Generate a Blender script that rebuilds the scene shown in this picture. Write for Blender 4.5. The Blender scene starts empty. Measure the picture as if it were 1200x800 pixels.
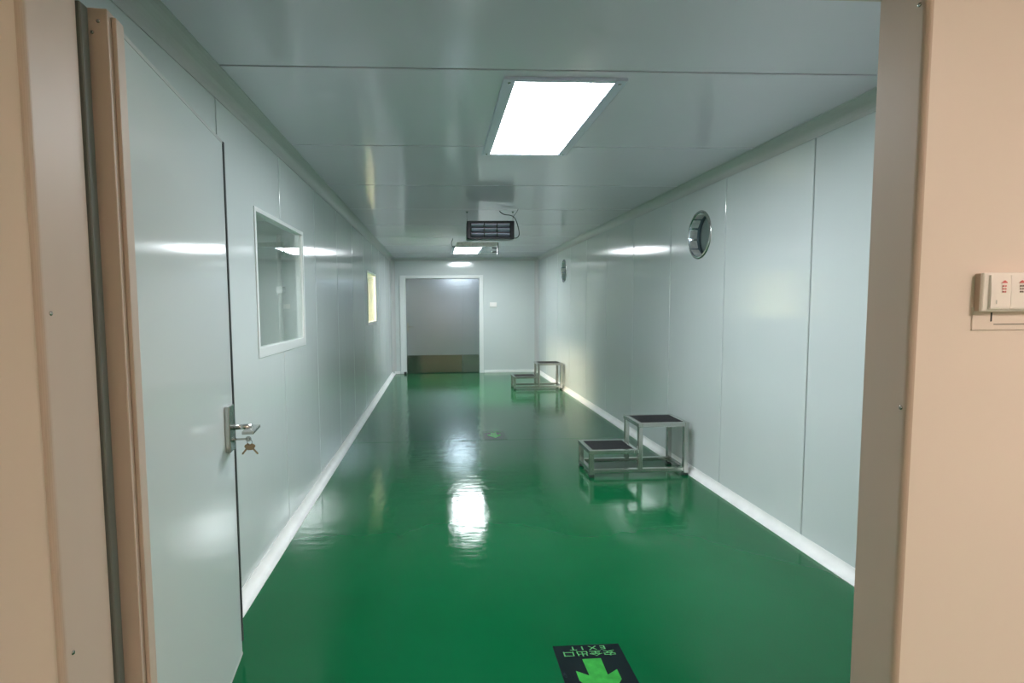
import bpy, bmesh, math, random
from mathutils import Vector, Matrix
random.seed(7)
S = bpy.context.scene
C = S.collection

# ------------------------------------------------------------------ materials
def new_mat(name):
    m = bpy.data.materials.new(name); m.use_nodes = True
    nt = m.node_tree
    return m, nt, nt.nodes['Principled BSDF']

def mat(name, col, rough=.4, metal=0., spec=.5, coat=0., noise=None, bump=None, emit=None):
    """noise=(scale xyz, amount) varies the colour, bump=(scale xyz, distance, detail) ripples the surface"""
    m, nt, b = new_mat(name)
    b.inputs['Base Color'].default_value = (*col, 1)
    b.inputs['Roughness'].default_value = rough
    b.inputs['Metallic'].default_value = metal
    b.inputs['Specular IOR Level'].default_value = spec
    b.inputs['Coat Weight'].default_value = coat
    b.inputs['Coat Roughness'].default_value = .05
    if emit:
        b.inputs['Emission Color'].default_value = (*emit[0], 1)
        b.inputs['Emission Strength'].default_value = emit[1]
    tc = nt.nodes.new('ShaderNodeTexCoord')
    def tex(scale, detail=2):
        mp = nt.nodes.new('ShaderNodeMapping'); mp.inputs['Scale'].default_value = scale
        nt.links.new(tc.outputs['Object'], mp.inputs['Vector'])
        n = nt.nodes.new('ShaderNodeTexNoise'); n.inputs['Scale'].default_value = 1
        n.inputs['Detail'].default_value = detail
        nt.links.new(mp.outputs['Vector'], n.inputs['Vector'])
        return n
    if noise:
        n = tex(noise[0], 3)
        r = nt.nodes.new('ShaderNodeValToRGB')
        a = noise[1]
        r.color_ramp.elements[0].position = .3; r.color_ramp.elements[1].position = .7
        r.color_ramp.elements[0].color = (*[c * (1 - a) for c in col], 1)
        r.color_ramp.elements[1].color = (*[min(1, c * (1 + a)) for c in col], 1)
        nt.links.new(n.outputs['Fac'], r.inputs['Fac'])
        nt.links.new(r.outputs['Color'], b.inputs['Base Color'])
    if bump:
        prev = None
        for (scale, dist, detail) in (bump if isinstance(bump, list) else [bump]):
            n = tex(scale, detail)
            bp = nt.nodes.new('ShaderNodeBump'); bp.inputs['Strength'].default_value = 1
            bp.inputs['Distance'].default_value = dist
            nt.links.new(n.outputs['Fac'], bp.inputs['Height'])
            if prev: nt.links.new(prev.outputs['Normal'], bp.inputs['Normal'])
            prev = bp
        nt.links.new(prev.outputs['Normal'], b.inputs['Normal'])
    return m

def glass_mat(name, tint, ior=1.5):
    m = bpy.data.materials.new(name); m.use_nodes = True
    nt = m.node_tree; nt.nodes.clear()
    out = nt.nodes.new('ShaderNodeOutputMaterial'); mix = nt.nodes.new('ShaderNodeMixShader')
    tr = nt.nodes.new('ShaderNodeBsdfTransparent'); tr.inputs['Color'].default_value = (*tint, 1)
    gl = nt.nodes.new('ShaderNodeBsdfGlossy'); gl.inputs['Roughness'].default_value = .01
    gl.inputs['Color'].default_value = (.95, .97, .97, 1)
    fr = nt.nodes.new('ShaderNodeFresnel'); fr.inputs['IOR'].default_value = ior
    ge = nt.nodes.new('ShaderNodeNewGeometry'); mr = nt.nodes.new('ShaderNodeMapRange')   # same Fresnel on both faces of the thin pane
    mr.inputs['To Min'].default_value = ior; mr.inputs['To Max'].default_value = 1 / ior
    nt.links.new(ge.outputs['Backfacing'], mr.inputs['Value']); nt.links.new(mr.outputs['Result'], fr.inputs['IOR'])
    nt.links.new(fr.outputs[0], mix.inputs[0]); nt.links.new(tr.outputs[0], mix.inputs[1])
    nt.links.new(gl.outputs[0], mix.inputs[2]); nt.links.new(mix.outputs[0], out.inputs[0])
    return m

M = {}
M['panel'] = mat('panel_paint', (.595, .648, .650), .125, spec=.85, noise=((.5, .7, .4), .02),
                 bump=[((1, 5.5, .12), .0008, 1), ((1, 40, 1.5), .0003, 1), ((.8, .8, .8), .004, 1)])
def horizontal_sheen(m, amount):
    nt = m.node_tree; b = nt.nodes['Principled BSDF']; t = nt.nodes.new('ShaderNodeTangent')
    t.direction_type = 'RADIAL'; t.axis = 'Z'
    nt.links.new(t.outputs[0], b.inputs['Tangent']); b.inputs['Anisotropic'].default_value = amount
horizontal_sheen(M['panel'], .8)
M['panel_ceiling'] = mat('ceiling_paint', (.74, .70, .79), .13, spec=.6, noise=((.5, .7, .4), .02),
                 bump=[((4.5, .12, 1), .0015, 1), ((.8, .8, .8), .003, 1)])
M['near_paint'] = mat('near_wall_paint', (.78, .70, .635), .38, spec=.4, bump=((1.0, 1, .6), .006, 1))
M['alu_paint'] = mat('painted_aluminium', (.54, .435, .36), .45, spec=.35, bump=((14, 14, .8), .001, 1))
M['cove_paint'] = mat('cove_aluminium', (.53, .54, .54), .25, spec=.55)
M['white_cove'] = mat('white_cove', (.86, .87, .86), .30, spec=.5, noise=((8, 8, 8), .05))
M['white_frame'] = mat('white_frame', (.73, .76, .755), .3, spec=.5)
M['white_plastic'] = mat('white_plastic', (.88, .86, .83), .3)
M['seam'] = mat('dark_seam', (.035, .045, .045), .6)
def floor_mat():
    m = bpy.data.materials.new('green_epoxy'); m.use_nodes = True; nt = m.node_tree; nt.nodes.clear()
    N = nt.nodes.new; L = nt.links.new
    out = N('ShaderNodeOutputMaterial'); mix = N('ShaderNodeMixShader'); di = N('ShaderNodeBsdfDiffuse'); gl = N('ShaderNodeBsdfGlossy')
    gl.distribution = 'BECKMANN'; gl.inputs['Roughness'].default_value = .15; gl.inputs['Color'].default_value = (.95, .97, .96, 1)
    fr = N('ShaderNodeFresnel'); fr.inputs['IOR'].default_value = 1.47
    tc = N('ShaderNodeTexCoord')
    def noise(scale, det):
        mp = N('ShaderNodeMapping'); mp.inputs['Scale'].default_value = scale; L(tc.outputs['Object'], mp.inputs['Vector'])
        n = N('ShaderNodeTexNoise'); n.inputs['Scale'].default_value = 1; n.inputs['Detail'].default_value = det; L(mp.outputs['Vector'], n.inputs['Vector']); return n
    rp = N('ShaderNodeValToRGB'); e = rp.color_ramp.elements
    e[0].position, e[1].position = .3, .72; e[0].color = (.0004, .100, .030, 1); e[1].color = (.0014, .127, .042, 1)
    L(noise((.9, .9, .9), 4).outputs['Fac'], rp.inputs['Fac']); L(rp.outputs['Color'], di.inputs['Color'])
    prev = None
    for sc, d, det in (((13, 4, 1), .0013, 1), ((5, 17, 1), .0009, 1), ((40, 60, 1), .00022, 1)):
        b = N('ShaderNodeBump'); b.inputs['Strength'].default_value = 1; b.inputs['Distance'].default_value = d
        L(noise(sc, det).outputs['Fac'], b.inputs['Height'])
        if prev: L(prev.outputs['Normal'], b.inputs['Normal'])
        prev = b
    L(prev.outputs['Normal'], gl.inputs['Normal'])
    L(fr.outputs[0], mix.inputs[0]); L(di.outputs[0], mix.inputs[1]); L(gl.outputs[0], mix.inputs[2]); L(mix.outputs[0], out.inputs[0])
    return m
M['floor'] = floor_mat()
M['steel'] = mat('brushed_steel', (.52, .525, .505), .23, metal=1, bump=((30, 30, 3), .0004, 1))
M['galv'] = mat('galvanised_sheet', (.78, .79, .78), .36, metal=.55, noise=((30, 30, 30), .12))
M['dark_steel'] = mat('door_steel', (.46, .53, .60), .27, metal=1, bump=((3, 3, .6), .002, 1))
M['kick'] = mat('kick_steel', (.24, .28, .265), .07, metal=1, bump=((2, 2, 5), .0006, 1))
M['black'] = mat('black_plastic', (.012, .014, .022), .35)
M['rubber'] = mat('black_rubber', (.022, .023, .026), .6, noise=((60, 60, 60), .3), bump=((90, 90, 90), .001, 1))
M['cable'] = mat('black_cable', (.012, .012, .012), .5)
M['slat'] = mat('violet_grey_slat', (.46, .47, .62), .3, metal=.6)
M['lamp_frame'] = mat('light_frame', (.66, .67, .80), .3, metal=.1)  # pale lavender base stands in for the light's bloom over its frame
M['glow'] = mat('light_diffuser', (.9, .9, .9), .5, emit=((.915, .965, 1.005), 38.0))
M['warm_glow'] = mat('warm_diffuser', (.9, .9, .9), .5, emit=((1.0, .80, .69), 72))
M['warm_glow_b'] = mat('warm_room_diffuser', (.9, .9, .9), .5, emit=((1.0, .81, .57), 760))
M['glass'] = glass_mat('window_glass', (.95, .965, .95), 1.62)
M['tube'] = glass_mat('quartz_tube', (.85, .9, .9), 1.3)
M['gasket'] = mat('white_sealant', (.80, .80, .78), .45)
M['decal'] = mat('decal_black', (.0085, .015, .018), .16, spec=.3, noise=((25, 25, 25), .3))
M['decal_green'] = mat('decal_green', (.045, .36, .06), .2, spec=.35, noise=((22, 22, 22), .22))
M['decal_text'] = mat('decal_pale_green', (.10, .36, .13), .2)
M['key'] = mat('key_nickel', (.42, .31, .20), .35, metal=1)
M['red_ink'] = mat('red_ink', (.72, .16, .17), .5)
M['dark_ink'] = mat('dark_ink', (.12, .06, .06), .5)
M['damper'] = mat('damper_disc', (.19, .25, .24), .4)
M['side_wall'] = mat('side_room_paint', (.62, .66, .65), .5, noise=((1, 1, 1), .05))
M['warm_wall'] = mat('warm_room_paint', (.86, .84, .76), .5, noise=((1, 1, 1), .03))
M['pipe'] = mat('white_pipe', (.85, .86, .84), .35)

# ------------------------------------------------------------------ mesh helpers
class MB:
    def __init__(self): self.b = bmesh.new(); self.mats = []
    def _mi(self, m):
        if m is None: return 0
        if m not in self.mats: self.mats.append(m)
        return self.mats.index(m)
    def box(self, x0, x1, y0, y1, z0, z1, bev=0, seg=2, m=None, mtx=None):
        r = bmesh.ops.create_cube(self.b, size=1)
        vs = r['verts']
        bmesh.ops.scale(self.b, vec=(x1 - x0, y1 - y0, z1 - z0), verts=vs)
        bmesh.ops.translate(self.b, vec=((x0 + x1) / 2, (y0 + y1) / 2, (z0 + z1) / 2), verts=vs)
        if mtx: bmesh.ops.transform(self.b, matrix=mtx, verts=vs)
        fs = {f for v in vs for f in v.link_faces}
        if bev:
            es = list({e for v in vs for e in v.link_edges})
            q = bmesh.ops.bevel(self.b, geom=es, offset=bev, segments=seg, affect='EDGES', profile=.6)
            fs = {f for f in fs if f.is_valid} | set(q['faces'])
            for f in q['faces']:
                f.smooth = False
        i = self._mi(m)
        for f in fs: f.material_index = i
        return self
    def prism(self, pts, axis, a, b, m=None):
        """closed 2D outline pts swept along axis from a to b; pts are the two remaining coords in xyz order"""
        def P(p, t):
            if axis == 0: return (t, p[0], p[1])
            if axis == 1: return (p[0], t, p[1])
            return (p[0], p[1], t)
        A = [self.b.verts.new(P(p, a)) for p in pts]; B = [self.b.verts.new(P(p, b)) for p in pts]
        n = len(pts); i = self._mi(m); fs = []
        for k in range(n): fs.append(self.b.faces.new((A[k], A[(k + 1) % n], B[(k + 1) % n], B[k])))
        fs.append(self.b.faces.new(A[::-1])); fs.append(self.b.faces.new(B))
        for f in fs: f.material_index = i
        return self
    def lathe(self, prof, axis, cen, n=32, m=None, smooth=True):
        """profile of (radius, height) closed loop revolved round axis"""
        ax = {0: (Vector((1, 0, 0)), Vector((0, 1, 0)), Vector((0, 0, 1))), 1: (Vector((0, 1, 0)), Vector((0, 0, 1)), Vector((1, 0, 0))),
              2: (Vector((0, 0, 1)), Vector((1, 0, 0)), Vector((0, 1, 0)))}[axis]
        cen = Vector(cen); rows = []
        for k in range(n):
            a = 2 * math.pi * k / n
            rows.append([self.b.verts.new(cen + ax[0] * h + (ax[1] * math.cos(a) + ax[2] * math.sin(a)) * max(r, 1e-5)) for r, h in prof])
        i = self._mi(m); L = len(prof)
        for k in range(n):
            for j in range(L):
                f = self.b.faces.new((rows[k][j], rows[k][(j + 1) % L], rows[(k + 1) % n][(j + 1) % L], rows[(k + 1) % n][j]))
                f.material_index = i; f.smooth = smooth
        return self
    def cyl(self, p0, p1, r, n=16, m=None, r2=None):
        p0, p1 = Vector(p0), Vector(p1); d = p1 - p0
        q = bmesh.ops.create_cone(self.b, cap_ends=True, segments=n, radius1=r, radius2=r if r2 is None else r2, depth=d.length)
        rot = Vector((0, 0, 1)).rotation_difference(d.normalized()).to_matrix().to_4x4()
        bmesh.ops.transform(self.b, matrix=Matrix.Translation((p0 + p1) / 2) @ rot, verts=q['verts'])
        i = self._mi(m)
        for f in {f for v in q['verts'] for f in v.link_faces}:
            f.material_index = i; f.smooth = len(f.verts) == 4
        return self
    def tube(self, pts, r, n=8, m=None, sub=6):
        P = [Vector(p) for p in pts]
        path = []
        for k in range(len(P) - 1):                       # Catmull-Rom through the points
            a, b, c, d = P[max(k - 1, 0)], P[k], P[k + 1], P[min(k + 2, len(P) - 1)]
            for j in range(sub):
                t = j / sub
                path.append(.5 * ((2 * b) + (c - a) * t + (2 * a - 5 * b + 4 * c - d) * t * t + (3 * b - a - 3 * c + d) * t ** 3))
        path.append(P[-1])
        up = Vector((.3, .2, .9)); rows = []
        for k, p in enumerate(path):
            t = (path[min(k + 1, len(path) - 1)] - path[max(k - 1, 0)]).normalized()
            x = t.cross(up).normalized(); y = t.cross(x).normalized()
            rows.append([self.b.verts.new(p + (x * math.cos(2 * math.pi * j / n) + y * math.sin(2 * math.pi * j / n)) * r) for j in range(n)])
        i = self._mi(m)
        for k in range(len(rows) - 1):
            for j in range(n):
                f = self.b.faces.new((rows[k][j], rows[k][(j + 1) % n], rows[k + 1][(j + 1) % n], rows[k + 1][j])); f.smooth = True; f.material_index = i
        self.b.faces.new(rows[0][::-1]); self.b.faces.new(rows[-1])
        return self
    def build(self, name, material=None, parent=None):
        bmesh.ops.recalc_face_normals(self.b, faces=self.b.faces)
        me = bpy.data.meshes.new(name); self.b.to_mesh(me); self.b.free()
        for mm in ([material] if material else self.mats): me.materials.append(mm)
        o = bpy.data.objects.new(name, me); C.objects.link(o)
        if parent: o.parent = parent
        return o

def tag(o, label, cat, group=None, kind=None):
    o['label'] = label; o['category'] = cat
    if group: o['group'] = group
    if kind: o['kind'] = kind
    return o
def empty(name, loc, label, cat, group=None, kind=None, rz=0):
    o = bpy.data.objects.new(name, None); C.objects.link(o); o.location = loc; o.rotation_euler.z = rz
    o.empty_display_size = .1
    return tag(o, label, cat, group, kind)
def dup(root, loc, label):
    r = root.copy(); C.objects.link(r); r.location = loc; r['label'] = label
    for ch in list(root.children):
        c = ch.copy(); C.objects.link(c); c.parent = r
        for g in list(ch.children):
            d = g.copy(); C.objects.link(d); d.parent = c
    return r
def struct(mb, name, material, label, cat):
    return tag(mb.build(name, material), label, cat, kind='structure')
def cut(o, cutters):
    """cut holes for windows and ducts into a mesh"""
    for c in cutters:
        md = o.modifiers.new('b', 'BOOLEAN'); md.object = c; md.operation = 'DIFFERENCE'; md.solver = 'EXACT'
    dg = bpy.context.evaluated_depsgraph_get(); dg.update()
    me = bpy.data.meshes.new_from_object(o.evaluated_get(dg)); old = o.data
    o.modifiers.clear(); o.data = me
    for c in cutters: bpy.data.objects.remove(c)
    return o
def text_into(name, s, size, material, parent, loc, rot=0, sx=1., sy=1., extrude=.0004):
    cu = bpy.data.curves.new(name, 'FONT'); cu.body = s; cu.size = size; cu.align_x = 'CENTER'; cu.align_y = 'CENTER'
    cu.extrude = extrude; cu.offset = size * .010
    t = bpy.data.objects.new(name, cu); C.objects.link(t)
    dg = bpy.context.evaluated_depsgraph_get(); dg.update()
    me = bpy.data.meshes.new_from_object(t.evaluated_get(dg)); bpy.data.objects.remove(t)
    me.transform(Matrix.Translation(loc) @ Matrix.Rotation(rot, 4, 'Z') @ Matrix.Diagonal((sx, sy, 1, 1)))
    me.materials.clear(); me.materials.append(material)
    o = bpy.data.objects.new(name, me); C.objects.link(o); o.parent = parent
    return o

# ------------------------------------------------------------------ dimensions (metres; Y runs down the corridor)
XL, XR, HC, YB, YE = -.99, 2.17, 2.472, 1.20, 11.5
OL, OR, OH = -.75, 1.006, 2.127            # doorway between the two rooms
YF0, YF1 = 1.056, 1.087                    # its front face left / right
CV = .075                                  # cove radius
SEAM_Y = 5.66
NX0, NX1, NY0, NH = -2.4, 3.2, -3.4, 2.62  # the near room
SX = -3.7                                  # far wall of the side rooms

# ------------------------------------------------------------------ floor
f = MB()
f.box(NX0, NX1, NY0, SEAM_Y - .003, -.06, 0); f.box(XL - .12, XR + .12, SEAM_Y + .003, YE + .1, -.06, 0)
f.box(XL - .12, XR + .12, SEAM_Y - .02, SEAM_Y + .02, -.07, -.004)
f.box(SX - .1, XL - .12, YB, YE, -.06, -.001)
struct(f, 'floor', M['floor'], 'glossy green epoxy floor running the length of the corridor', 'floor')

# ------------------------------------------------------------------ corridor walls made of coated panels
def panel_ys(start, step, lo, hi):
    ys = [lo]; y = start
    while y < hi - .1:
        if y > lo + .1: ys.append(y)
        y += step
    return ys + [hi]
G = .0038
w = MB()
ys = panel_ys(2.53 - .945, .945, YB, YE + .05)
for a, b in zip(ys, ys[1:]): w.box(XL - .05, XL, a + .005, b - .005, 0, HC, bev=.005, seg=3, m=M['panel'])
wl = tag(w.build('wall_left'), 'left corridor wall of pale green metal panels', 'wall', kind='structure')
W1 = (2.985, 4.02, 1.175, 1.995); W2 = (7.60, 8.625, 1.19, 1.955)
cuts = [MB().box(XL - .2, XL + .1, q[0], q[1], q[2], q[3]).build('cutter') for q in (W1, W2)]
cut(wl, cuts)
sb = MB()
for y in ys[1:-1]:                                         # dark backing strip behind each joint
    zs = [(0, HC)]
    for q in (W1, W2):
        if q[0] < y < q[1]: zs = [(0, q[2] - .02), (q[3] + .02, HC)]
    for z0, z1 in zs: sb.box(XL - .06, XL - .009, y - .009, y + .009, z0, z1)
o = sb.build('joint_sealant', M['seam'], wl)

w = MB()
ys = panel_ys(3.02 - .945 * 1, .945, YB, YE + .05)
for a, b in zip(ys, ys[1:]): w.box(XR, XR + .05, a + G, b - G, 0, HC, bev=.007, seg=3, m=M['panel'])
wr = tag(w.build('wall_right'), 'right corridor wall of pale green metal panels with two round duct openings', 'wall', kind='structure')
PORT = [(4.365, 2.02), (9.135, 2.035)]; PR = .178
cuts = [MB().cyl((XR - .1, y, z), (XR + .2, y, z), PR + .004, 48).build('cutter') for y, z in PORT]
cut(wr, cuts)
sb = MB()
for y in ys[1:-1]: sb.box(XR + .010, XR + .06, y - .008, y + .008, 0, HC)
sb.build('joint_sealant', M['seam'], wr)

DX0, DX1, DH = -.70, .90, 2.05
w = MB()
w.box(XL - .05, DX0, YE, YE + .08, 0, HC, m=M['panel']); w.box(DX1, XR + .05, YE, YE + .08, 0, HC)
w.box(DX0, DX1, YE, YE + .08, DH, HC)
struct(w, 'wall_back', M['panel'], 'end wall of the corridor around the grey steel door', 'wall')

w = MB(); yc = [YB] + [2.386 + 1.117 * k for k in range(8)] + [YE + .08]
for a, b in zip(yc, yc[1:]): w.box(XL - .05, XR + .05, a + .0065, b - .0065, HC, HC + .05, bev=.002, seg=2)
cl = struct(w, 'ceiling', M['panel_ceiling'], 'grey green panel ceiling of the corridor', 'ceiling')
sb = MB()
for y in yc[1:-1]: sb.box(XL - .05, XR + .05, y - .012, y + .012, HC + .007, HC + .06)
sb.build('joint_sealant', M['seam'], cl)

# coves: concave quarter rounds along ceiling, floor and the far corners
def cove_profile(r, sx, sz, lip=.004, n=8):
    """corner at 0,0; occupies +sx, +sz; concave arc between (r,0) and (0,r)"""
    pts = [(0, 0), (r + .006, 0), (r + .006, lip), (r, lip)]
    for k in range(1, n):
        a = math.pi / 2 * k / n
        pts.append((r - (r - lip) * math.sin(a), r - (r - lip) * math.cos(a)))
    pts += [(lip, r), (lip, r + .006), (0, r + .006)]
    return [(sx * p, sz * q) for p, q in pts]
def cove(name, r, x, z, sx, sz, y0, y1, m, label, cat='trim', split=None):
    mb = MB()
    mb.prism([(x + p, z + q) for p, q in cove_profile(r, sx, sz)], 1, y0, y1)
    return struct(mb, name, m, label, cat)
cove('trim_1', CV, XL, HC, 1, -1, YB + .005, YE, M['cove_paint'], 'grey coved strip where the left wall meets the ceiling')
cove('trim_2', CV, XR, HC, -1, -1, YB + .005, YE, M['cove_paint'], 'grey coved strip where the right wall meets the ceiling')
cove('baseboard_left', .054, XL, 0, 1, 1, YB + .005, YE, M['white_cove'], 'white coved baseboard along the left wall', 'baseboard')
cove('baseboard_right', .054, XR, 0, -1, 1, YB + .005, YE, M['white_cove'], 'white coved baseboard along the right wall', 'baseboard')
mb = MB(); mb.prism([(YE + p, HC + q) for p, q in cove_profile(.06, -1, -1)], 0, XL + .02, XR - .02)
struct(mb, 'trim_3', M['cove_paint'], 'grey coved strip across the top of the end wall', 'trim')
for nm, x, s, lb in (('trim_4', XL, 1, 'left'), ('trim_5', XR, -1, 'right')):
    mb = MB(); mb.prism([(x + p, YE + q) for p, q in cove_profile(.075, s, -1)], 2, .05, HC - .05)
    struct(mb, nm, M['cove_paint'], 'upright coved corner strip at the %s end of the end wall' % lb, 'trim')
mb = MB()
mb.box(DX1 + .085, XR - .04, YE - .014, YE, 0, .055, bev=.004); mb.box(XL + .04, DX0 - .125, YE - .014, YE, 0, .055, bev=.004)
struct(mb, 'baseboard_back', M['white_cove'], 'white baseboard on the end wall beside the steel door', 'baseboard')

# ------------------------------------------------------------------ near wall with the doorway
def skew(x): return YF0 + (YF1 - YF0) * (x - OL) / (OR - OL)
w = MB()
def slab(x0, x1, z0, z1):
    w.prism([(x0, skew(x0)), (x1, skew(x1)), (x1, YB), (x0, YB)], 2, z0, z1)
slab(NX0, OL - .0122, 0, NH); slab(OR + .0122, NX1, 0, NH); slab(OL - .0122, OR + .0122, OH + .002, NH)
struct(w, 'wall_front', M['near_paint'], 'warm lit beige wall around the doorway in front of the corridor', 'wall')

def jamb(name, x, s, label, screws):
    """s = +1: jamb on the left of the opening, its face looks to +X"""
    mb = MB(); yf = skew(x); r = .012
    pts = [(x - s * .0125, YB + .004), (x, YB + .004)]
    pts += [(x, yf + r - .004)]
    for k in range(1, 6):
        a = math.pi / 2 * k / 5
        pts.append((x - s * r * (1 - math.cos(a)), yf - .004 + r * (1 - math.sin(a))))
    pts += [(x - s * .0125, yf - .004)]
    mb.prism(pts, 2, 0, OH)
    o = struct(mb, name, M['alu_paint'], label, 'door jamb')
    for y, z in screws:
        q = MB(); q.lathe([(0, 0), (.0048, 0), (.0044, .0012), (.0025, .0022), (0, .0026)] if s > 0 else [(0, 0), (.0048, 0), (.0044, -.0012), (.0025, -.0022), (0, -.0026)], 0, (x, y, z), 14)
        q.box(x - .0005 if s > 0 else x - .0028, x + .0028 if s > 0 else x + .0005, y - .0006, y + .0006, z - .003, z + .003)
        q.build('screw', M['steel'], o)
    return o
jamb('trim_6', OL, 1, 'beige metal door jamb on the left side of the doorway', [(1.078, 1.442), (1.080, .753), (1.08, 2.05)])
jamb('trim_7', OR, -1, 'beige metal door jamb on the right side of the doorway', [(1.100, 1.221), (1.103, 2.066), (1.10, .45)])
mb = MB(); mb.prism([(skew(0) - .004, OH), (YB + .004, OH), (YB + .004, OH + .03), (skew(0) - .004, OH + .03)], 0, OL, OR)
struct(mb, 'trim_8', M['alu_paint'], 'beige metal header across the top of the doorway', 'door header')

mb = MB(); mb.box(OL - .016, OL + .007, YB + .008, YB + .036, .005, OH - .03, bev=.006, seg=3)  # dark strip painted in for the shade between jamb and door edge
tag(mb.build('gap_shade_strip', mat('gap_shade_grey', (.14, .15, .135), .6)), 'dark grey strip standing in for the shade in the gap behind the left door jamb', 'shade strip', kind='structure')

# near room shell and its two warm lights (behind the camera)
w = MB(); w.box(NX0 - .1, NX0, NY0, YB, 0, NH)
struct(w, 'wall_near_left', M['near_paint'], 'left side wall of the near room', 'wall')
w = MB(); w.box(NX1, NX1 + .1, NY0, YB, 0, NH)
struct(w, 'wall_near_right', M['near_paint'], 'right side wall of the near room', 'wall')
w = MB(); w.box(NX0, NX1, NY0 - .1, NY0, 0, NH)
struct(w, 'wall_near_back', M['near_paint'], 'wall of the near room behind the viewer', 'wall')
w = MB(); w.box(NX0, NX1, NY0, YB, NH, NH + .06)
struct(w, 'ceiling_near', M['near_paint'], 'ceiling of the near room', 'ceiling')

# ------------------------------------------------------------------ side rooms seen through the windows
w = MB(); w.box(SX - .1, SX, YB, YE, 0, HC)
w.box(SX, XL - .06, YB - .0, YB + .06, 0, HC); w.box(SX, XL - .06, 6.55, 6.63, 0, HC)
w.box(SX, XL - .06, YE - .06, YE, 0, HC)
struct(w, 'wall_side_room', M['side_wall'], 'walls of the dim side room behind the first window', 'wall')
w = MB(); w.box(SX - .1, XL - .052, YB, YE, HC, HC + .05)
struct(w, 'ceiling_side_room', M['side_wall'], 'ceiling of the rooms behind the left wall', 'ceiling')
w = MB(); w.box(SX + .001, XL - .062, 6.632, 6.66, 0, HC); w.box(SX + .001, XL - .062, YE - .09, YE - .062, 0, HC)
w.box(SX + .001, SX + .03, 6.66, YE - .09, 0, HC)
struct(w, 'wall_warm_room', M['warm_wall'], 'cream walls of the lit room behind the second window', 'wall')

# ------------------------------------------------------------------ windows in the left wall
def window(name, q, label, sill):
    y0, y1, z0, z1 = q
    root = empty(name, (XL, (y0 + y1) / 2, z0), label, 'window', kind='structure')
    hw, h = (y1 - y0) / 2, z1 - z0; t = .021
    fr = MB()
    fr.box(-.05, .007, -hw - .004, -hw + t, -.004, h + .004, bev=.002); fr.box(-.05, .007, hw - t, hw + .004, -.004, h + .004, bev=.002)
    fr.box(-.05, .0072, -hw, hw, h - t, h + .004, bev=.002); fr.box(-.05, .0075, -hw, hw, -.004, sill, bev=.002)
    fr.build('frame', M['white_frame'], root)
    g = MB(); g.box(-.012, -.008, -hw + t - .004, hw - t + .004, sill - .004, h - t + .004)
    g.build('pane', M['glass'], root)
    s = MB(); zz = [sill + (h - t - sill) * k / 9 for k in range(10)]
    s.tube([(-.003, hw - t - .001 - .004 * (k % 3 == 1) - .003 * (k in (6, 7)), z) for k, z in enumerate(zz)], .006, 6)
    s.build('sealant_bead', M['gasket'], root)
    return root
window('window_1', W1, 'larger looking square window nearest the doorway in the left wall, reflecting a ceiling light', .05)
window('window_2', W2, 'bright cream lit window far down the left wall near the end', .04)

pr = empty('utility_pipe', (-1.86, 6.44, 0), 'white upright pipe behind the glass of the first window', 'pipe')
mb = MB(); mb.cyl((0, 0, 0), (0, 0, 2.30), .024, 16); mb.build('pipe_run', M['pipe'], pr)
mb = MB(); mb.box(-.035, .035, -.035, .107, 1.62, 1.70, bev=.006); mb.build('pipe_clamp', M['galv'], pr)

# ------------------------------------------------------------------ end door
d = empty('door_2', (0, YE, 0), 'grey steel double door with uneven leaves in the end wall', 'door', kind='structure')
mb = MB()
mb.box(DX0 - .115, DX0 + .012, -.022, .08, 0, DH + .055, bev=.004); mb.box(DX1 - .012, DX1 + .072, -.022, .08, 0, DH + .055, bev=.004)
mb.box(DX0 + .012, DX1 - .012, -.0215, .08, DH - .008, DH + .055, bev=.004)
mb.build('door_frame', M['white_frame'], d)
SP = .515
for a, b, hd in ((DX0 + .015, SP - .003, True), (SP + .003, DX1 - .015, False)):
    mb = MB(); mb.box(a, b, .03, .07, .012, DH - .012, bev=.003)
    lf = mb.build('door_leaf', M['dark_steel'], d)
    mb = MB(); mb.box(a + .004, b - .004, .0262, .031, .014, .395, bev=.0012); mb.build('kick_plate', M['kick'], lf)
    if hd:
        mb = MB(); mb.box(a + .02, a + .05, .022, .031, .90, 1.10, bev=.002); mb.cyl((a + .035, .03, 1.01), (a + .035, -.02, 1.01), .009)
        mb.box(a + .025, a + .15, -.03, -.016, 1.0, 1.02, bev=.004); mb.build('lever_handle', M['steel'], lf)
mb = MB(); mb.box(SP - .03, SP + .03, .022, .0305, .40, DH - .02, bev=.003); mb.build('astragal', M['dark_steel'], d)
mb = MB(); mb.box(DX0 - .045, DX0 + .012, -.06, -.022, 0, .045, bev=.008)
tag(mb.build('door_stop', M['rubber']), 'small black rubber stop at the foot of the end door frame', 'door stop').location = (0, YE, 0)

# ------------------------------------------------------------------ open door on the left
hx, hy = -.736, 1.342
ang = math.atan2(.993, -.117)
d = empty('door_1', (hx, hy, 0), 'pale green metal door standing open on the left', 'door', kind='structure', rz=ang)
DW, DT, DZ = .85, .05, 2.10               # local: x along the leaf, -y is the visible face
mb = MB(); mb.box(-.06, DW, 0, DT, .004, DZ, bev=.0015, seg=1); mb.build('leaf', M['panel'], d)
mb = MB()                                  # hinge side edge profile with a lip on the face
mb.box(-.094, -.058, -.013, DT + .002, .004, DZ + .002, bev=.003)
mb.build('edge_profile', M['alu_paint'], d)
mb = MB(); mb.box(-.078, -.040, -.0235, -.0135, .004, DZ - .008, bev=.0025); mb.build('edge_lip', M['alu_paint'], d)
mb = MB(); mb.box(-.0555, DW + .0015, -.0012, .012, DZ - .0105, DZ + .0015, bev=.0004, seg=1)
mb.box(-.0555, DW + .0015, -.0014, .012, .002, .012, bev=.0004, seg=1); mb.build('edge_trim', M['cove_paint'], d)
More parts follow.
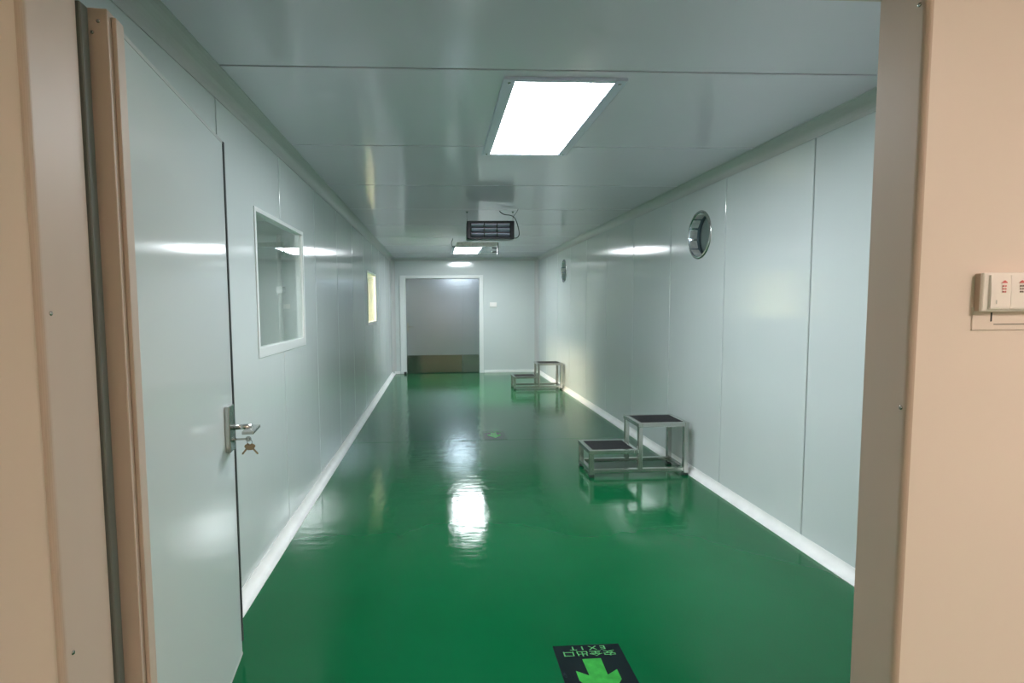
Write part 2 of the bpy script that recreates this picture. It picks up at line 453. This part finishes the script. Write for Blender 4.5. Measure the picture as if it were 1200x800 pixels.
mb = MB(); mb.box(DW - .004, DW + .012, -.0045, DT - .004, .06, DZ - .002, bev=.001); mb.build('edge_gasket', M['seam'], d)
mb = MB(); mb.box(.03, DW - .005, .01, .03, -.0005, .005); mb.build('sweep_strip', M['rubber'], d)
for zz in (.3, 1.0, 1.72):
    mb = MB(); mb.cyl((-.093, DT + .006, zz - .03), (-.093, DT + .006, zz + .03), .006, 12); mb.build('hinge', M['steel'], d)
for y, z in ((.006, DZ - .026), (.019, DZ - .050)):
    mb = MB(); mb.lathe([(0, 0), (.0042, 0), (.0038, -.0012), (.002, -.002), (0, -.0022)], 0, (-.094, y, z), 14)
    mb.build('screw', M['steel'], d)
mb = MB(); mb.box(.722, .792, -.019, 0, .893, 1.072, bev=.003); mb.build('lock_plate', M['steel'], d)
hd = MB(); hd.cyl((.776, -.016, .982), (.776, -.088, .982), .0105, 20)
hd = hd.build('lever_neck', M['steel'], d)
mb = MB(); mb.box(.688, .815, -.112, -.068, .9695, .9815, bev=.003); mb.build('lever_blade', M['steel'], hd)
mb = MB(); mb.cyl((.768, -.018, .935), (.768, -.024, .935), .0085, 18); mb.build('lock_cylinder', M['steel'], d)

# keys hanging from the lock
K = Matrix.Translation((hx, hy, 0)) @ Matrix.Rotation(ang, 4, 'Z')
kr = empty('key_bunch', K @ Vector((.768, -.024, .935)), 'bunch of small brown keys hanging from the lock of the open door', 'keys', rz=ang)
mb = MB(); mb.box(-.0012, .0012, -.058, .002, -.004, .004, bev=.0005, seg=1)
mb.lathe([(.004, -.0012), (.011, -.0012), (.011, .0012), (.004, .0012)], 0, (0, -.050, 0), 20, smooth=False); mb.build('lock_key', M['steel'], kr)
mb = MB(); mb.tube([(0, -.054 + .009 * math.sin(t * .7854), -.013 + .012 * math.cos(t * .7854)) for t in range(9)], .0009, 6); mb.build('split_ring', M['cable'], kr)
for k, a in enumerate((-38, 0, 38)):
    mb = MB()
    # bow of the key then its blade, in the plane facing the corridor end
    pts = [(-.010, 0), (-.0125, -.008), (-.009, -.017), (-.0035, -.020), (-.0035, -.046), (0, -.050), (.0035, -.046), (.0035, -.032), (.0035, -.020), (.009, -.017), (.0125, -.008), (.010, 0)]
    if k == 1: pts = [(-.017, .001), (-.021, -.007), (-.016, -.016), (-.007, -.022), (.007, -.022), (.016, -.016), (.021, -.007), (.017, .001)]
    mb.prism([(q * 1.0, z) for q, z in pts], 0, -.001 + .0026 * k, .001 + .0026 * k)
    kk = mb.build('hanging_key', M['key'], kr)
    kk.data.transform(Matrix.Translation((0, -.054, -.024)) @ Matrix.Rotation(math.radians(a), 4, 'X'))

# ------------------------------------------------------------------ ceiling lights
def ceiling_light(name, loc, label, cat_group, sx, sy, glow, rim=.055):
    """origin on the ceiling; hangs down"""
    r = empty(name, loc, label, 'ceiling light', cat_group)
    hx_, hy_ = sx / 2, sy / 2
    fr = MB(); z0 = -.014
    for a in ((-hx_, -hx_ + rim, -hy_, hy_), (hx_ - rim, hx_, -hy_, hy_), (-hx_ + rim, hx_ - rim, -hy_, -hy_ + rim * .55), (-hx_ + rim, hx_ - rim, hy_ - rim * .55, hy_)):
        fr.box(*a, z0, 0, bev=.003)
    fr.build('light_frame', M['lamp_frame'], r)
    g = MB(); g.box(-hx_ + rim, hx_ - rim, -hy_ + rim * .55, hy_ - rim * .55, -.010, -.001); g.build('diffuser', glow, r)
    for ax, ay in ((-1, -1), (1, -1), (-1, 1), (1, 1)):
        q = MB(); q.lathe([(0, z0), (.008, z0), (.007, z0 - .003), (0, z0 - .004)], 2, (ax * (hx_ - rim / 2), ay * (hy_ - .035), 0), 14); q.build('screw', M['steel'], r)
    return r
LG = 'corridor ceiling lights'
l1 = ceiling_light('ceiling_light', (.59, 3.055, HC), 'large bright ceiling light nearest the doorway', LG, .565, 1.21, M['glow'])
dup(l1, (.54, 9.90, HC), 'smaller looking ceiling light far away in front of the end wall')
NG = 'near room ceiling lights'
n1 = ceiling_light('ceiling_light', (-1.75, -2.5, NH), 'smaller warm ceiling light in the near room on the left', NG, .45, .45, M['warm_glow'], .03)
ceiling_light('ceiling_light', (2.1, -.95, NH), 'larger warm ceiling light in the near room on the right', NG, .62, .62, M['warm_glow'], .03)
M['fill_glow'] = mat('fill_diffuser', (.9, .9, .9), .5, emit=((.95, .98, 1.0), 65))  # unseen light, added to brighten the view through the first window
ceiling_light('ceiling_light', (-2.7, 3.4, HC), 'added unseen light brightening the room behind the first window', None, .6, .6, M['fill_glow'], .03)
ceiling_light('ceiling_light', (-2.5, 7.6, HC), 'warm ceiling light in the room behind the second window', None, .6, .6, M['warm_glow_b'], .03)

# ------------------------------------------------------------------ louvred unit hung from the ceiling
AX0, AX1, AZ0, AZ1, AY = .318, .832, 2.164, 2.359, 5.78
aw, ah = AX1 - AX0, AZ1 - AZ0
u = empty('hanging_air_unit', (AX0 + aw / 2, AY, AZ0), 'black louvred box hung from the ceiling on two wires', 'air unit')
mb = MB(); bw = .036
mb.box(-aw / 2, aw / 2, .045, .17, 0, ah, bev=.012)
mb.build('housing', M['black'], u)
mb = MB()
mb.box(-aw / 2, -aw / 2 + .05, 0, .05, 0, ah, bev=.010); mb.box(aw / 2 - .05, aw / 2, 0, .05, 0, ah, bev=.010)
mb.box(-aw / 2 + .03, aw / 2 - .03, 0.001, .05, ah - .022, ah, bev=.004); mb.box(-aw / 2 + .03, aw / 2 - .03, .001, .05, 0, .022, bev=.004)
for k in (1, 2):
    x = -aw / 2 + .05 + (aw - .10) * k / 3
    mb.box(x - .005, x + .005, .006, .05, .01, ah - .01, bev=.001)
mb.build('grille_frame', M['black'], u)
for k in range(3):
    z = .022 + (ah - .044) * (k + .5) / 3; hh = (ah - .044) / 6 * .78
    s = MB(); n = 6; pts = []
    for j in range(n + 1):
        t = j / n; pts.append((.012 + .022 * (1 - math.sin(t * math.pi * .5)) , z - hh + 2 * hh * t))
    pts += [(p + .004, q) for p, q in pts[::-1]]
    s.prism(pts, 0, -aw / 2 + .045, aw / 2 - .045)
    s.build('louvre', M['slat'], u)
for x in (-aw / 2 + .006, aw / 2 - .006):
    mb = MB(); mb.cyl((x, .085, ah - .004), (x, .085, HC - AZ0), .003, 8)
    mb.lathe([(0, HC - AZ0), (.012, HC - AZ0), (.010, HC - AZ0 - .01), (0, HC - AZ0 - .012)], 2, (x, .085, 0), 12)
    mb.build('hanger_wire', M['steel'], u)
mb = MB(); mb.tube([(aw / 2 - .004, .06, .022), (aw / 2 + .03, .06, .02), (aw / 2 + .06, .062, .06), (aw / 2 + .045, .075, .16), (aw / 2 + .015, .08, .235),
                    (aw / 2 - .03, .07, .262), (aw / 2 - .10, .05, .268), (aw / 2 - .14, .05, .29), (aw / 2 - .155, .05, HC - AZ0)], .0048, 8)
mb.build('power_cable', M['cable'], u)
mb = MB(); mb.tube([(aw / 2 - .006, .085, .235), (aw / 2 + .004, .05, .262), (aw / 2 + .022, -.02, .285), (aw / 2 + .03, -.06, HC - AZ0)], .0025, 8)
mb.build('power_cable', M['cable'], u)

# ------------------------------------------------------------------ twin tube lamp hung by the far light
FY, FX0, FX1, FZ0, FZ1 = 8.2, .29, .93, 2.225, 2.415
fw, fh = FX1 - FX0, FZ1 - FZ0
u = empty('hanging_tube_lamp', (FX0 + fw / 2, FY, FZ0), 'thin wire framed tube lamp hung below the far ceiling light', 'tube lamp')
mb = MB(); mb.box(-fw / 2, fw / 2, -.04, .05, fh - .062, fh, bev=.006); mb.build('top_channel', M['galv'], u)
mb = MB(); mb.box(fw / 2 - .016, fw / 2, -.042, .052, 0, fh - .01, bev=.003); mb.build('end_plate', M['black'], u)
mb = MB(); mb.box(-fw / 2, -fw / 2 + .006, -.035, .045, 0, fh - .06, bev=.001); mb.build('end_plate', M['galv'], u)
for z in (.045, .105):
    mb = MB(); mb.cyl((fw / 2 - .014, 0, z), (fw / 2 - .10, 0, z), .009, 12); mb.build('socket', M['black'], u)
    mb = MB(); mb.cyl((fw / 2 - .10, 0, z), (-fw / 2 + .005, 0, z), .0075, 12); mb.build('lamp_tube', M['tube'], u)
mb = MB()
for x in (fw / 2 - .18,): mb.tube([(x, -.035, .012), (x, -.037, .07), (x, -.035, fh - .058)], .003, 6)
mb.tube([(-fw / 2 + .003, -.035, .014), (0, -.035, .012), (fw / 2 - .01, -.035, .014)], .0025, 6)
mb.build('wire_guard', M['steel'], u)
for x in (-fw / 2 + .03, fw / 2 - .03):
    mb = MB(); mb.cyl((x, .005, fh - .003), (x, .005, HC - FZ0), .002, 8); mb.build('hanger_wire', M['steel'], u)
mb = MB(); mb.tube([(-fw / 2 + .02, 0, fh - .02), (-fw / 2 - .04, 0, fh - .07), (-fw / 2 - .075, 0, fh - .02), (-fw / 2 - .06, -.02, fh + .03), (-fw / 2 - .05, -.02, HC - FZ0)], .0035, 8)
mb.build('power_cable', M['cable'], u)

# ------------------------------------------------------------------ round duct openings in the right wall
def duct(name, y, z, label):
    r = empty(name, (XR, y, z), label, 'duct opening', 'round duct openings in the right wall')
    mb = MB()
    mb.lathe([(PR - .001, 0), (PR - .003, -.010), (PR + .002, -.013), (PR + .019, -.005), (PR + .021, -.0005), (PR + .021, 0)], 0, (0, 0, 0), 56)
    mb.build('flange', M['steel'], r)
    mb = MB(); mb.lathe([(PR - .003, -.008), (PR + .002, -.008), (PR + .002, .115), (PR - .003, .115)], 0, (0, 0, 0), 56); sl = mb.build('sleeve', M['dark_steel'], r)
    for k in range(12):
        a = 2 * math.pi * (k + .3) / 12
        q = MB(); q.box(-.002, .062, -.036, .036, PR - .012, PR - .006, bev=.0015, seg=1)
        o = q.build('tab', M['galv'], r); o.data.transform(Matrix.Rotation(a, 4, 'X'))
    for k in range(8):
        a = 2 * math.pi * (k + .5) / 8
        q = MB(); q.lathe([(0, -.009), (.0045, -.009), (.004, -.0125), (0, -.0135)], 0, (0, (PR + .010) * math.cos(a), (PR + .010) * math.sin(a)), 10); q.build('screw', M['steel'], r)
    mb = MB(); mb.lathe([(0, .105), (PR - .012, .105), (PR - .010, .098), (PR - .0035, .098), (PR - .0035, .114), (0, .114)], 0, (0, 0, 0), 48, smooth=False)
    mb.build('damper_disc', M['damper'], r)
    return r
p1 = duct('duct_opening', *PORT[0], 'large round metal duct opening high on the right wall nearest the viewer')
dup(p1, (XR, *PORT[1]), 'small looking round duct opening high on the right wall near the end')

# ------------------------------------------------------------------ step stools
def step_stool(loc, label):
    r = empty('step_stool', loc, label, 'step stool', 'two tread steel step stools on the green floor')
    # origin: front left corner on the floor; x to the wall, y into the corridor
    W, Dp, xm, h1, h2, t = .845, .36, .415, .232, .455, .038
    rail = MB()
    def bar(x0, x1, y0, y1, z0, z1): rail.box(x0, x1, y0, y1, z0, z1, bev=.004)
    zr0, zr1 = .035, .068
    for y in (0, Dp - t): bar(t - .002, W - t + .002, y + .003, y + t - .003, zr0, zr1)
    for x in (0, W - t): bar(x + .003, x + t - .003, t - .002, Dp - t + .002, zr0, zr1)
    rail.build('base_rail', M['steel'], r)
    for x, h in ((0, h1 - .03), (xm, h2 - .03), (W - t, h2 - .03)):
        for y in (0, Dp - t):
            mid = x == xm                                 # the middle legs stop on the base rail and have no foot
            q = MB(); q.box(x, x + t, y, y + t, .034 if mid else .018, h, bev=.004); lg = q.build('leg', M['steel'], r)
            if mid: continue
            q = MB(); q.box(x - .002, x + t + .002, y - .002, y + t + .002, 0, .024, bev=.004); q.build('rubber_foot', M['rubber'], lg)
    for x0, x1, h in ((-.004, xm + .002, h1), (xm - .004, W + .004, h2)):
        q = MB(); e = .034
        for a in ((x0, x0 + e, -.004, Dp + .004), (x1 - e, x1, -.004, Dp + .004), (x0 + e, x1 - e, -.004, e), (x0 + e, x1 - e, Dp - e, Dp + .004)):
            q.box(*a, h - .034, h, bev=.003)
        q.box(x0 + e, x1 - e, e, Dp - e, h - .02, h - .006)
        tr = q.build('tread', M['steel'], r)
        q = MB(); q.box(x0 + e + .003, x1 - e - .003, e + .003, Dp - e - .003, h - .008, h - .0005, bev=.001)
        n = 14
        for k in range(n):
            yy = e + .012 + (Dp - 2 * e - .024) * k / (n - 1)
            q.box(x0 + e + .010, x1 - e - .010, yy - .004, yy + .004, h - .001, h + .0012)
        q.build('rubber_mat', M['rubber'], tr)
    return r
s1 = step_stool((1.256, 4.335, 0), 'nearer large steel step stool with two black treads by the right wall')
dup(s1, (1.283, 9.03, 0), 'far small looking steel step stool near the end wall, lit warm')

# ------------------------------------------------------------------ exit signs stuck on the floor
def exit_sign(loc, label, wd, ln):
    """local +y is the reading direction (text at the bottom, arrow pointing up); placed turned half round"""
    r = empty('floor_exit_sign', loc, label, 'floor sign', 'exit signs stuck on the green floor', rz=math.pi)
    mb = MB(); mb.box(-wd / 2, wd / 2, 0, ln, .0002, .0012, bev=.0004, seg=1); mb.build('sign_sheet', M['decal'], r)
    k, q = wd / .285, ln / .40
    mb = MB()
    pts = [(-.039, .091), (.039, .091), (.037, .189), (.083, .160), (.083, .216), (0, .325), (-.083, .216), (-.083, .160), (-.037, .189)]
    mb.prism([(a * k, b * q) for a, b in pts], 2, .0012, .0019); mb.build('arrow', M['decal_green'], r)
    text_into('lettering', '安全出口', .057 * k, M['decal_text'], r, (0, .055 * q, .0014), sx=1., sy=.62)
    for t, (ch, x) in enumerate(zip('EXIT', (-.068, -.024, .020, .060))):
        text_into('letter', ch, .033 * k, M['decal_text'], r, (x * k, .021 * q, .0014), sx=1.55)
    return r
exit_sign((.612, 2.155, 0), 'near black exit sign with green arrow on the floor at the bottom of the view', .285, .40)
exit_sign((.612, 6.075, 0), 'far pale looking exit sign on the floor by the floor joint', .25, .395)

# ------------------------------------------------------------------ switch on the near wall, right
SWX, SWZ = 1.147, 1.429
sw_rot = math.atan2(YF1 - YF0, OR - OL)
u = empty('light_switch', (SWX, skew(SWX), SWZ), 'white three rocker light switch with red marks beside the doorway', 'light switch', rz=sw_rot)
SWW, SWH = .150, .082
mb = MB(); mb.box(.001, SWW - .001, -.012, 0, .001, SWH - .001, bev=.002); mb.build('back_box', M['alu_paint'], u)
mb = MB(); mb.box(0, SWW, -.020, -.011, 0, SWH, bev=.004, seg=3); mb.build('plate', M['white_plastic'], u)
x = .012
def marks(x, cols, parent):
    rows = [(.062, .0115, .0042, 1), (.0535, .0095, .0030, 0), (.0475, .0095, .0028, 0), (.0415, .0088, .0030, 0)]
    for k, (z, ww, hh, ic) in enumerate(rows):
        q = MB()
        if ic:                                # little roof shaped symbol over a bar
            q.prism([(x - ww / 2, z - hh / 2), (x + ww / 2, z - hh / 2), (x + ww / 2, z - .0008), (x + .001, z + hh / 2 + .001), (x - .001, z + hh / 2 + .001), (x - ww / 2, z - .0008)], 1, -.0265, -.0258)
        else:                                 # two small squarish characters
            for s in (-1, 1):
                cx = x + s * ww * .27; e = ww * .2
                for zz in (z - hh * .4, z, z + hh * .4): q.box(cx - e, cx + e, -.0265, -.0258, zz - .00033, zz + .00033)
                q.box(cx - .0005, cx + .0005, -.0265, -.0258, z - hh / 2, z + hh / 2)
        q.build('printed_mark', cols[k], parent)
for k in range(3):
    w0 = .0455 if k < 2 else .034
    q = MB(); q.prism([(-.0195, .006), (-.0255, .006), (-.0255, SWH * .5), (-.0235, SWH - .006), (-.0195, SWH - .006)], 0, x + .0005, x + w0 - .0008)
    rk = q.build('rocker', M['white_plastic'], u)
    if k == 0: marks(x + .029, [M['red_ink']] * 4, rk)
    if k == 1: marks(x + .023, [M['red_ink'], M['dark_ink'], M['dark_ink'], M['dark_ink']], rk)
    if k == 0:
        q = MB(); q.box(x + .012, x + .014, -.0262, -.0254, .016, .024); q.build('indicator', M['cove_paint'], rk)
    x += w0
u = empty('cover_plate', (SWX - .002, skew(SWX - .002), 1.389), 'thin beige wall plate with a slot under the light switch', 'cover plate', rz=sw_rot)
mb = MB(); mb.box(0, .16, -.003, 0, 0, .05, bev=.0008); mb.build('plate', M['near_paint'], u)
mb = MB(); mb.box(.041, .0445, -.0036, -.002, .0185, .038); mb.box(.049, .158, -.0036, -.002, .0115, .013); mb.build('slot', M['seam'], u)

# switch on the end wall
u = empty('wall_switch', (1.19, YE, 1.47), 'small white switch on the end wall right of the steel door', 'light switch')
mb = MB(); mb.box(-.075, .075, -.016, 0, -.05, .05, bev=.004); mb.build('plate', M['white_plastic'], u)
for k in range(3):
    mb = MB(); mb.box(-.066 + .044 * k + .001, -.066 + .044 * (k + 1) - .001, -.021, -.015, -.04, .04, bev=.002); mb.build('rocker', M['white_plastic'], u)

# ------------------------------------------------------------------ camera
Rm = ((.99858, .00804, -.05270), None, None)
p_, y_, r_ = .07138, -.05272, -.00817
cy, sy, cp, sp, cr, sr = math.cos(y_), math.sin(y_), math.cos(p_), math.sin(p_), math.cos(r_), math.sin(r_)
Ry = Matrix(((cy, 0, sy), (0, 1, 0), (-sy, 0, cy))); Rx = Matrix(((1, 0, 0), (0, cp, -sp), (0, sp, cp))); Rz = Matrix(((cr, -sr, 0), (sr, cr, 0), (0, 0, 1)))
R3 = Rz @ Rx @ Ry
def toW(v): return Vector((v[0], v[2], -v[1]))
right, down, fwd = toW(R3[0]), toW(R3[1]), toW(R3[2])
cam = bpy.data.cameras.new('camera'); co = bpy.data.objects.new('camera', cam); C.objects.link(co)
rot = Matrix((right, -down, -fwd)).transposed()
co.matrix_world = Matrix.Translation((0, 0, 1.45)) @ rot.to_4x4()
cam.sensor_width = 36; cam.lens = 625.257 / 1200 * 36
cam.shift_x = (600 - 546.766) / 1200; cam.shift_y = (403.04 - 400) / 1200
cam.clip_start = .02
S.camera = co

wd = bpy.data.worlds.new('world'); S.world = wd; wd.use_nodes = True
wd.node_tree.nodes['Background'].inputs[0].default_value = (.5, .55, .6, 1)
wd.node_tree.nodes['Background'].inputs[1].default_value = .05
S.view_settings.view_transform = 'Standard'; S.view_settings.look = 'None'
S.view_settings.gamma = 1; S.view_settings.exposure = 0; S.view_settings.use_curve_mapping = False
S.cycles.max_bounces = 14; S.cycles.diffuse_bounces = 8; S.cycles.glossy_bounces = 8; S.cycles.transparent_max_bounces = 12
S.cycles.sample_clamp_indirect = 10
S.cycles.use_denoising = True
